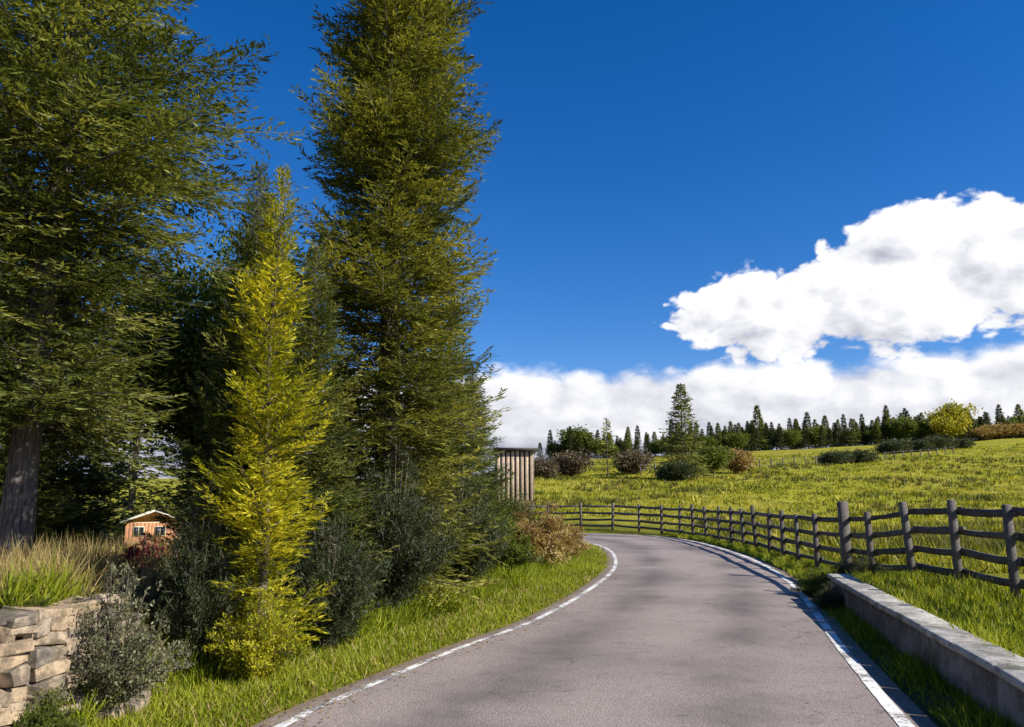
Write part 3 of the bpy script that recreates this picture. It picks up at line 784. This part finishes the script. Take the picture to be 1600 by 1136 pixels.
for i, (x, y, zz) in enumerate(posts):
    big = abs(st[i] - corner) < 0.01
    hw = 0.080 if big else 0.043 + 0.008 * rg.random(); ph = 1.40 if big else 1.20 + 0.06 * rg.normal() * 0.6
    t = posts[min(i + 1, len(posts) - 1)] - posts[max(i - 1, 0)]
    o = box_obj('post', (-hw, hw, -hw, hw, -0.35, ph), 'fence_wood', fence, tuple(np.array((x, y, zz)) - fo), (rg.normal() * 0.025, rg.normal() * 0.025, math.atan2(t[1], t[0]) + rg.normal() * 0.06), 0.014)
    if big:
        o['label'] = 'thicker square corner post'
for i in range(len(posts) - 1):
    a, b_ = posts[i], posts[i + 1]; d = b_[:2] - a[:2]; L = np.linalg.norm(d); u = d / L; n2 = np.array((u[1], -u[0]))
    ang = math.atan2(d[1], d[0])
    for hgt in (1.06, 0.76, 0.47, 0.19):
        z0 = a[2] + hgt + rg.normal() * 0.012; z1 = b_[2] + hgt + rg.normal() * 0.012; wv = 0.047 + 0.008 * rg.normal() * 0.5; V = []
        for q in range(4):
            f = q / 3; sag = -0.012 * math.sin(math.pi * f) * (1 + rg.random())
            for (yy, zz) in ((-0.019, -wv), (0.019, -wv), (0.019, wv), (-0.019, wv)):
                V.append((-0.06 + (L + 0.12) * f, yy - 0.075, z0 - a[2] + (z1 - z0) * f + zz + sag + rg.normal() * 0.003))
        F = [(q * 4 + j, q * 4 + (j + 1) % 4, q * 4 + 4 + (j + 1) % 4, q * 4 + 4 + j) for q in range(3) for j in range(4)] + [(3, 2, 1, 0), (12, 13, 14, 15)]
        yo = 0.0015 * (i % 2)
        link('rail', mesh_np('rail', V, F, 'fence_wood'), fence, (a[0] - fo[0] + n2[0] * yo * 14, a[1] - fo[1] + n2[1] * yo * 14, a[2]), (0, 0, ang))

# wire stock fence far up the pasture
wf = thing('wire_fence', 'thin wire fence on small posts crossing the pasture below the hedges', 'fence', (30, 95, g1(30, 95)))
wx = np.linspace(14, 66, 30); wy = 88 + (wx - 14) * 0.62
prev = None
for x, y in zip(wx, wy):
    zz = g1(x, y); box_obj('post', (-0.06, 0.06, -0.06, 0.06, -0.2, 1.15), 'fence_wood', wf, (x - 30, y - 95, zz - wf.location.z), (0, 0, 0.5), 0.01)
    if prev is not None:
        for hgt in (0.5, 1.0):
            v, f = tube(np.array([prev + (0, 0, hgt), np.array((x, y, zz)) + (0, 0, hgt)]) - np.array((30, 95, wf.location.z)), [0.012, 0.012], 4)
            link('strand', mesh_np('strand', v, f, 'wire'), wf)
    prev = np.array((x, y, zz))

# ------------------------------------------------------------------ striped timber shed beyond the bend
sx, sy = 0.2, 44.5; sz = g1(sx, sy)
shed = thing('timber_shed', 'tall narrow timber shed with pale vertical boards and dark gaps', 'shed', (sx, sy, sz), 0.12)
box_obj('plinth', (-1.05, 1.05, -0.02, 1.9, -0.3, 0.42), 'shed_dark', shed)
box_obj('inner_wall', (-0.98, 0.98, 0.04, 1.84, 0.42, 3.20), 'shed_dark', shed)
rg = np.random.default_rng(9)
for i in range(8):
    x0 = -1.03 + i * 0.262; box_obj('board', (x0, x0 + 0.165, -0.015, 0.02, 0.36, 3.14 + 0.03 * rg.normal()), 'shed_board', shed, (0, 0, 0), (0, 0, 0), 0.004)
for i in range(7):
    y0 = 0.06 + i * 0.26; box_obj('board', (0.998, 1.03, y0, y0 + 0.165, 0.36, 3.14), 'shed_board', shed, (0, 0, 0), (0, 0, 0), 0.004)
V = [(-1.25, -0.28, 3.22), (1.25, -0.28, 3.22), (1.25, 2.1, 3.02), (-1.25, 2.1, 3.02), (-1.25, -0.28, 3.34), (1.25, -0.28, 3.34), (1.25, 2.1, 3.14), (-1.25, 2.1, 3.14)]
link('roof', mesh_np('roof', V, box_vf(0, 1, 0, 1, 0, 1)[1], 'roof_felt'), shed)

# ------------------------------------------------------------------ orange brown cabin seen through the trees on the left
hx, hy = -20.2, 46.0; hz = g1(hx, hy)
cab = thing('cabin', 'small orange brown boarded cabin seen between the trees behind dry grass', 'building', (hx, hy, hz), 0.42)
wt = 0.15 - hz; W2, Dp = 1.45, 3.4
box_obj('wall', (-W2, W2, 0, Dp, -0.2, wt), 'cream_paint', cab)
for i in range(15):
    x0 = -W2 + 0.01 + i * (2 * W2 / 15); box_obj('board', (x0, x0 + 0.165, -0.03, -0.004, 0.05, wt - 0.03), 'tan_board', cab, (0, 0, 0), (0, 0, 0), 0.004)
for xo, zo in ((0.35, 0.78), (-0.75, 0.78), (0.35, 1.75)):
    wdw = box_obj('window', (xo - 0.28, xo + 0.28, -0.07, -0.034, wt - zo, wt - zo + 0.55), 'cream_paint', cab)
    for dx in (-0.255, 0.015):
        box_obj('pane', (xo + dx, xo + dx + 0.24, -0.078, -0.071, wt - zo + 0.04, wt - zo + 0.51), 'glass_dark', wdw)
link('gable', mesh_np('gable', [(-W2, 0, wt), (W2, 0, wt), (0, 0, wt + 0.55), (0, 0, wt + 0.55), (-W2, Dp, wt), (W2, Dp, wt), (0, Dp, wt + 0.55), (0, Dp, wt + 0.55)], [(0, 1, 2, 3), (4, 7, 6, 5), (0, 4, 5, 1)], 'tan_board'), cab)
rt = 0.08
for sgn in (-1, 1):
    V = [(0, -0.3, wt + 0.57), (sgn * (W2 + 0.3), -0.3, wt - 0.07), (sgn * (W2 + 0.3), Dp + 0.3, wt - 0.07), (0, Dp + 0.3, wt + 0.57)]
    V = V + [(a, b_, c + rt) for a, b_, c in V]
    F = box_vf(0, 1, 0, 1, 0, 1)[1]
    link('roof_slope', mesh_np('roof_slope', V, F if sgn > 0 else [f[::-1] for f in F], 'cream_paint'), cab)
box_obj('door_step', (-1.5, 0.9, -1.0, -0.05, -0.2, 0.25), 'cream_paint', cab)

# ------------------------------------------------------------------ hillside trees and hedges
plant('field', 'lone_conifer', 'tall dark conifer standing alone on the pasture slope', 'tree', 17.0, 80.0, 0.7, 1.05)
plant('sparse', 'thin_conifer', 'thin sparse conifer on the slope left of the lone dark conifer', 'tree', 10.2, 86.0, 0.2, 1.0)
for i, (x, y, k, s, lab) in enumerate([(3.2, 84, 'far_brown', 0.62, 'brown leafless bush beyond the striped shed'), (6.4, 92, 'far_brown', 0.8, 'wide brown bush left of the thin conifer'), (13.2, 90, 'far_brown', 0.75, 'brown bush between the thin conifer and the lone conifer'),
                                       (21.0, 84, 'far_round', 0.48, 'green rounded tree touching the right of the lone conifer'), (24.6, 88, 'far_rust', 0.62, 'rusty bush at the right end of the lone conifer clump'), (15.6, 78.2, 'hedge', 0.9, 'dark low bush at the foot of the lone conifer')]):
    plant(k, 'hill_shrub', lab, 'shrub', x, y, i * 1.3, s)
for i, (x, y, s) in enumerate([(41.5, 105, 0.85), (44.0, 106, 0.7), (46.5, 107.5, 0.9), (60, 128, 1.0), (63, 130, 1.1), (66.5, 131, 0.95), (69.5, 133, 1.1), (73, 134.5, 1.0), (76, 136, 0.9)]):
    plant('hedge', 'hedge_bush', 'dark bush of the broken hedge on the pasture' if i > 2 else 'dark bush of the short clump below the broken hedge', 'shrub', x, y, i * 2.1, s, 'bushes of the broken hedge' if i > 2 else 'bushes of the short clump')
rg = random.Random(21)
for row in range(4):
    x = (33.0, 12.0, 9.0, 6.0)[row]
    while x < 124:
        y = 161 + row * 4.2 + (x - 36) * 0.03 + rg.uniform(-1.6, 1.6)
        if not (abs(x - 88) < 4.0 and row == 0):
            s = rg.uniform(0.55, 0.92) * (1.0 + 0.35 * (rg.random() < 0.12))
            kk = ('far_a', 'far_b', 'far_a', 'far_b', 'far_round')[rg.randrange(5)]
            if kk == 'far_round':
                s *= 0.8
            lab, grp = {'far_a': ('broad dark spruce of the tree line along the ridge', 'spruces on the ridge'), 'far_b': ('narrow dark spruce of the tree line along the ridge', 'narrow spruces on the ridge'),
                        'far_round': ('rounded leafy tree among the spruces along the ridge', 'leafy trees among the ridge spruces')}[kk]
            plant(kk, 'ridge_broadleaf' if kk == 'far_round' else 'ridge_spruce', lab, 'tree', x, y, rg.random() * 6, (s, s, s * rg.uniform(0.9, 1.12)), grp)
        x += rg.uniform(1.3, 2.6)
plant('far_yellow', 'yellow_tree', 'bright yellow rounded autumn tree in the ridge tree line', 'tree', 87.5, 160.0, 0.3, (1.05, 1.05, 1.1))
for i, (x, y, s) in enumerate([(93.5, 159, 0.75), (97, 160, 0.9), (101, 160.5, 0.85), (105.5, 161, 0.95)]):
    plant('far_rust', 'rusty_shrub', 'rust brown shrub in the hedge right of the yellow tree', 'shrub', x, y, i * 1.7, (s * 1.1, s * 1.1, s * 0.8), 'rust brown shrubs on the ridge')
# ------------------------------------------------------------------ grass
rg = np.random.default_rng(101)


def grass(name, x, y, hgt, wid, mat, label, lean=0.35, tint=0.5, dz=-0.01, tsp=0.2):
    n = len(x); z = G(x, y) + dz
    d = np.stack([rg.normal(size=n) * lean, rg.normal(size=n) * lean, np.ones(n)], 1); d = nrm(d)
    a = rg.random(n) * 6.283; N = np.stack([np.cos(a), np.sin(a), 0.25 * np.ones(n)], 1)
    V, F = sprigs(np.stack([x, y, z], 1), d, N, hgt, wid, 0.1, 0.35)
    o = link(name, mesh_np(name, V, F, mat, {'tint': np.repeat(np.clip(tint + tsp * rg.normal(size=n), 0, 1), 4)}))
    return tag(o, label, 'grass', kind='stuff')


def clumpy(x, y, f=1.0):
    return 0.5 + 0.28 * np.sin(x * 2.1 * f + 1.7 * np.sin(y * 1.3 * f)) + 0.22 * np.sin(y * 2.9 * f + 2.0 * np.sin(x * 1.7 * f + 0.5))


# left verge (short), density falling with distance
n = 62000
y = 4.2 + 24 * rg.random(n) ** 1.9; dl = 0.17 + (1.55 + 0.9 * sm(10, 18, y)) * rg.random(n) ** 0.9
x = XL(y) - dl; cl = clumpy(x, y)
grass('verge_grass', x, y, (0.035 + 0.055 * rg.random(n)) * (0.7 + 0.8 * cl) * (1 + 1.0 * sm(11, 18, y)) * (0.55 + 0.45 * sm(0.15, 0.6, dl)), 0.006 + 0.0006 * y + 0.004 * rg.random(n), 'grass_verge', 'bright green short grass on the verge left of the lane', 0.55, 0.45 + 0.35 * (cl - 0.5))
# straggling blades over the road edge both sides
# right bank, behind the parapet and up to the fence
n = 52000
y = 3.2 + 31 * rg.random(n) ** 1.6; lo = np.where(y < 12.9, XW(y) + 0.285 - 0.05 * rg.random(n), XR(y) + 0.24); hi = np.interp(y, FP[:9, 1], FP[:9, 0]) + 0.5
x = lo + (hi - lo) * rg.random(n); cl = clumpy(x, y, 1.2)
grass('bank_grass', x, y, (0.06 + 0.14 * rg.random(n)) * (0.5 + 1.0 * cl), 0.007 + 0.0006 * y + 0.004 * rg.random(n), 'grass_verge', 'rough green grass between the parapet wall and the wooden fence', 0.5, 0.52 + 0.4 * (cl - 0.5))
# weeds in the gutter under the parapet
n = 9000
y = 3.5 + 9.3 * rg.random(n); x = XW(y) - 0.02 - 0.40 * rg.random(n) ** 1.8
grass('gutter_weeds', x, y, (0.03 + 0.16 * rg.random(n) ** 2) * (0.4 + clumpy(x, y, 1.5)), 0.010 + 0.006 * rg.random(n), 'grass_verge', 'weeds growing in the shaded gutter below the parapet wall', 0.6, 0.3)
n = 9000
y = 4.2 + 26 * rg.random(n) ** 1.7; sd_ = rg.random(n) < 0.6; x = np.where(sd_, XL(y) - 0.2 - 1.6 * rg.random(n), np.where(y < 12.9, XW(y) + 0.3, XR(y) + 0.3) + 2.0 * rg.random(n))
grass('dry_blades', x, y, 0.05 + 0.12 * rg.random(n), 0.006 + 0.0005 * y, 'grass_dry', 'scattered straw coloured blades in the green verges', 0.6, 0.55)
n = 15000
y = 5.8 + 20 * rg.random(n) ** 1.4; x = XL(y) - 1.35 - 0.75 * rg.random(n); cl = clumpy(x, y, 1.6)
grass('rank_grass', x, y, (0.10 + 0.28 * rg.random(n)) * (0.25 + 1.1 * cl), 0.008 + 0.0006 * y + 0.004 * rg.random(n), 'grass_verge', 'rank long grass growing around the feet of the shrubs', 0.5, 0.42 + 0.4 * (cl - 0.5), tsp=0.25)
# tall dry grass on the left bank
n = 26000
y = 5.0 + 8.5 * rg.random(n); x = XL(y) - 1.95 - 4.6 * rg.random(n) ** 1.1
cl = clumpy(x, y, 1.0)
grass('dry_grass', x, y, (0.14 + 0.30 * rg.random(n)) * (0.55 + 0.8 * cl), 0.007 + 0.006 * rg.random(n), 'grass_dry', 'tall straw coloured dry grass on the bank behind the dry stone wall', 0.35, 0.55 + 0.3 * (cl - 0.5))
# pasture tufts
nt = 17000
ty = 13 + 125 * rg.random(nt) ** 1.55; f0 = np.interp(ty, FP[:10, 1], FP[:10, 0]) + 0.25
f0 = np.where(ty > 37, -0.05 * ty, f0); f1 = ty * 0.74 + 3
tx = f0 + (f1 - f0) * rg.random(nt)
ok = (road_dist(tx, ty) > 1.4) & ~((ty > 33) & (ty < 40.0) & (tx < 6.5)); tx, ty = tx[ok], ty[ok]
cl = clumpy(tx, ty, 0.35); keep = rg.random(len(tx)) < 0.35 + 0.8 * cl; tx, ty, cl = tx[keep], ty[keep], cl[keep]
kb = 9; sz = 0.06 + 0.0035 * ty
bx = np.repeat(tx, kb) + np.repeat(sz, kb) * rg.normal(size=len(tx) * kb) * 0.9; by = np.repeat(ty, kb) + np.repeat(sz, kb) * rg.normal(size=len(tx) * kb) * 0.9
bh = np.repeat(0.12 + 0.30 * rg.random(len(tx)) ** 1.6 * (0.4 + cl), kb) * (0.6 + 0.7 * rg.random(len(bx)))
grass('pasture_grass', bx, by, bh, 0.012 + 0.0011 * by, 'grass_field', 'yellow green tussocky grass covering the hillside pasture', 0.6, np.repeat(0.40 + 0.28 * rg.normal(size=len(tx)) + 0.35 * (clumpy(tx, ty, 0.09) - 0.5), kb), tsp=0.1)
# darker rushes standing in the pasture in drifts
nt = 2600
ty = 16 + 95 * rg.random(nt) ** 1.3; tx = np.where(ty > 39, -0.03 * ty, 8.2) + (ty * 0.72 - np.where(ty > 39, -0.03 * ty, 8.2)) * rg.random(nt)
keep = (clumpy(tx, ty, 0.13) > 0.62) & (tx > 7.6); keep |= (clumpy(tx, ty, 0.13) > 0.62) & (ty > 41); tx, ty = tx[keep], ty[keep]
kb = 16; bx = np.repeat(tx, kb) + 0.13 * rg.normal(size=len(tx) * kb); by = np.repeat(ty, kb) + 0.13 * rg.normal(size=len(tx) * kb)
grass('rushes', bx, by, 0.22 + 0.30 * rg.random(len(bx)), 0.010 + 0.0009 * by, 'rush', 'dark green rush tufts standing in drifts on the pasture', 0.35, np.repeat(0.45 + 0.25 * rg.normal(size=len(tx)), kb), tsp=0.12)
# fallen leaves and litter along the verge edge
n = 2600
y = 4.5 + 16 * rg.random(n) ** 1.6; x = XL(y) - np.where(rg.random(n) < 0.3, -0.25 + 0.5 * rg.random(n), 1.0 + 1.0 * rg.random(n))
zz = np.where(road_dist(x, y) < 0.22, 0.02 + 0.012, G(x, y) + 0.015)
a = rg.random(n) * 6.28; d = np.stack([np.cos(a), np.sin(a), 0.1 * rg.normal(size=n)], 1)
V, F = sprigs(np.stack([x, y, zz], 1), nrm(d), nrm(np.stack([0.2 * rg.normal(size=n), 0.2 * rg.normal(size=n), np.ones(n)], 1)), 0.018 + 0.03 * rg.random(n), 0.014 + 0.012 * rg.random(n))
tag(link('fallen_leaves', mesh_np('fallen_leaves', V, F, 'bracken', {'tint': np.repeat(rg.random(n), 4)})), 'brown fallen leaves and needles strewn along the verge', 'leaves', kind='stuff')
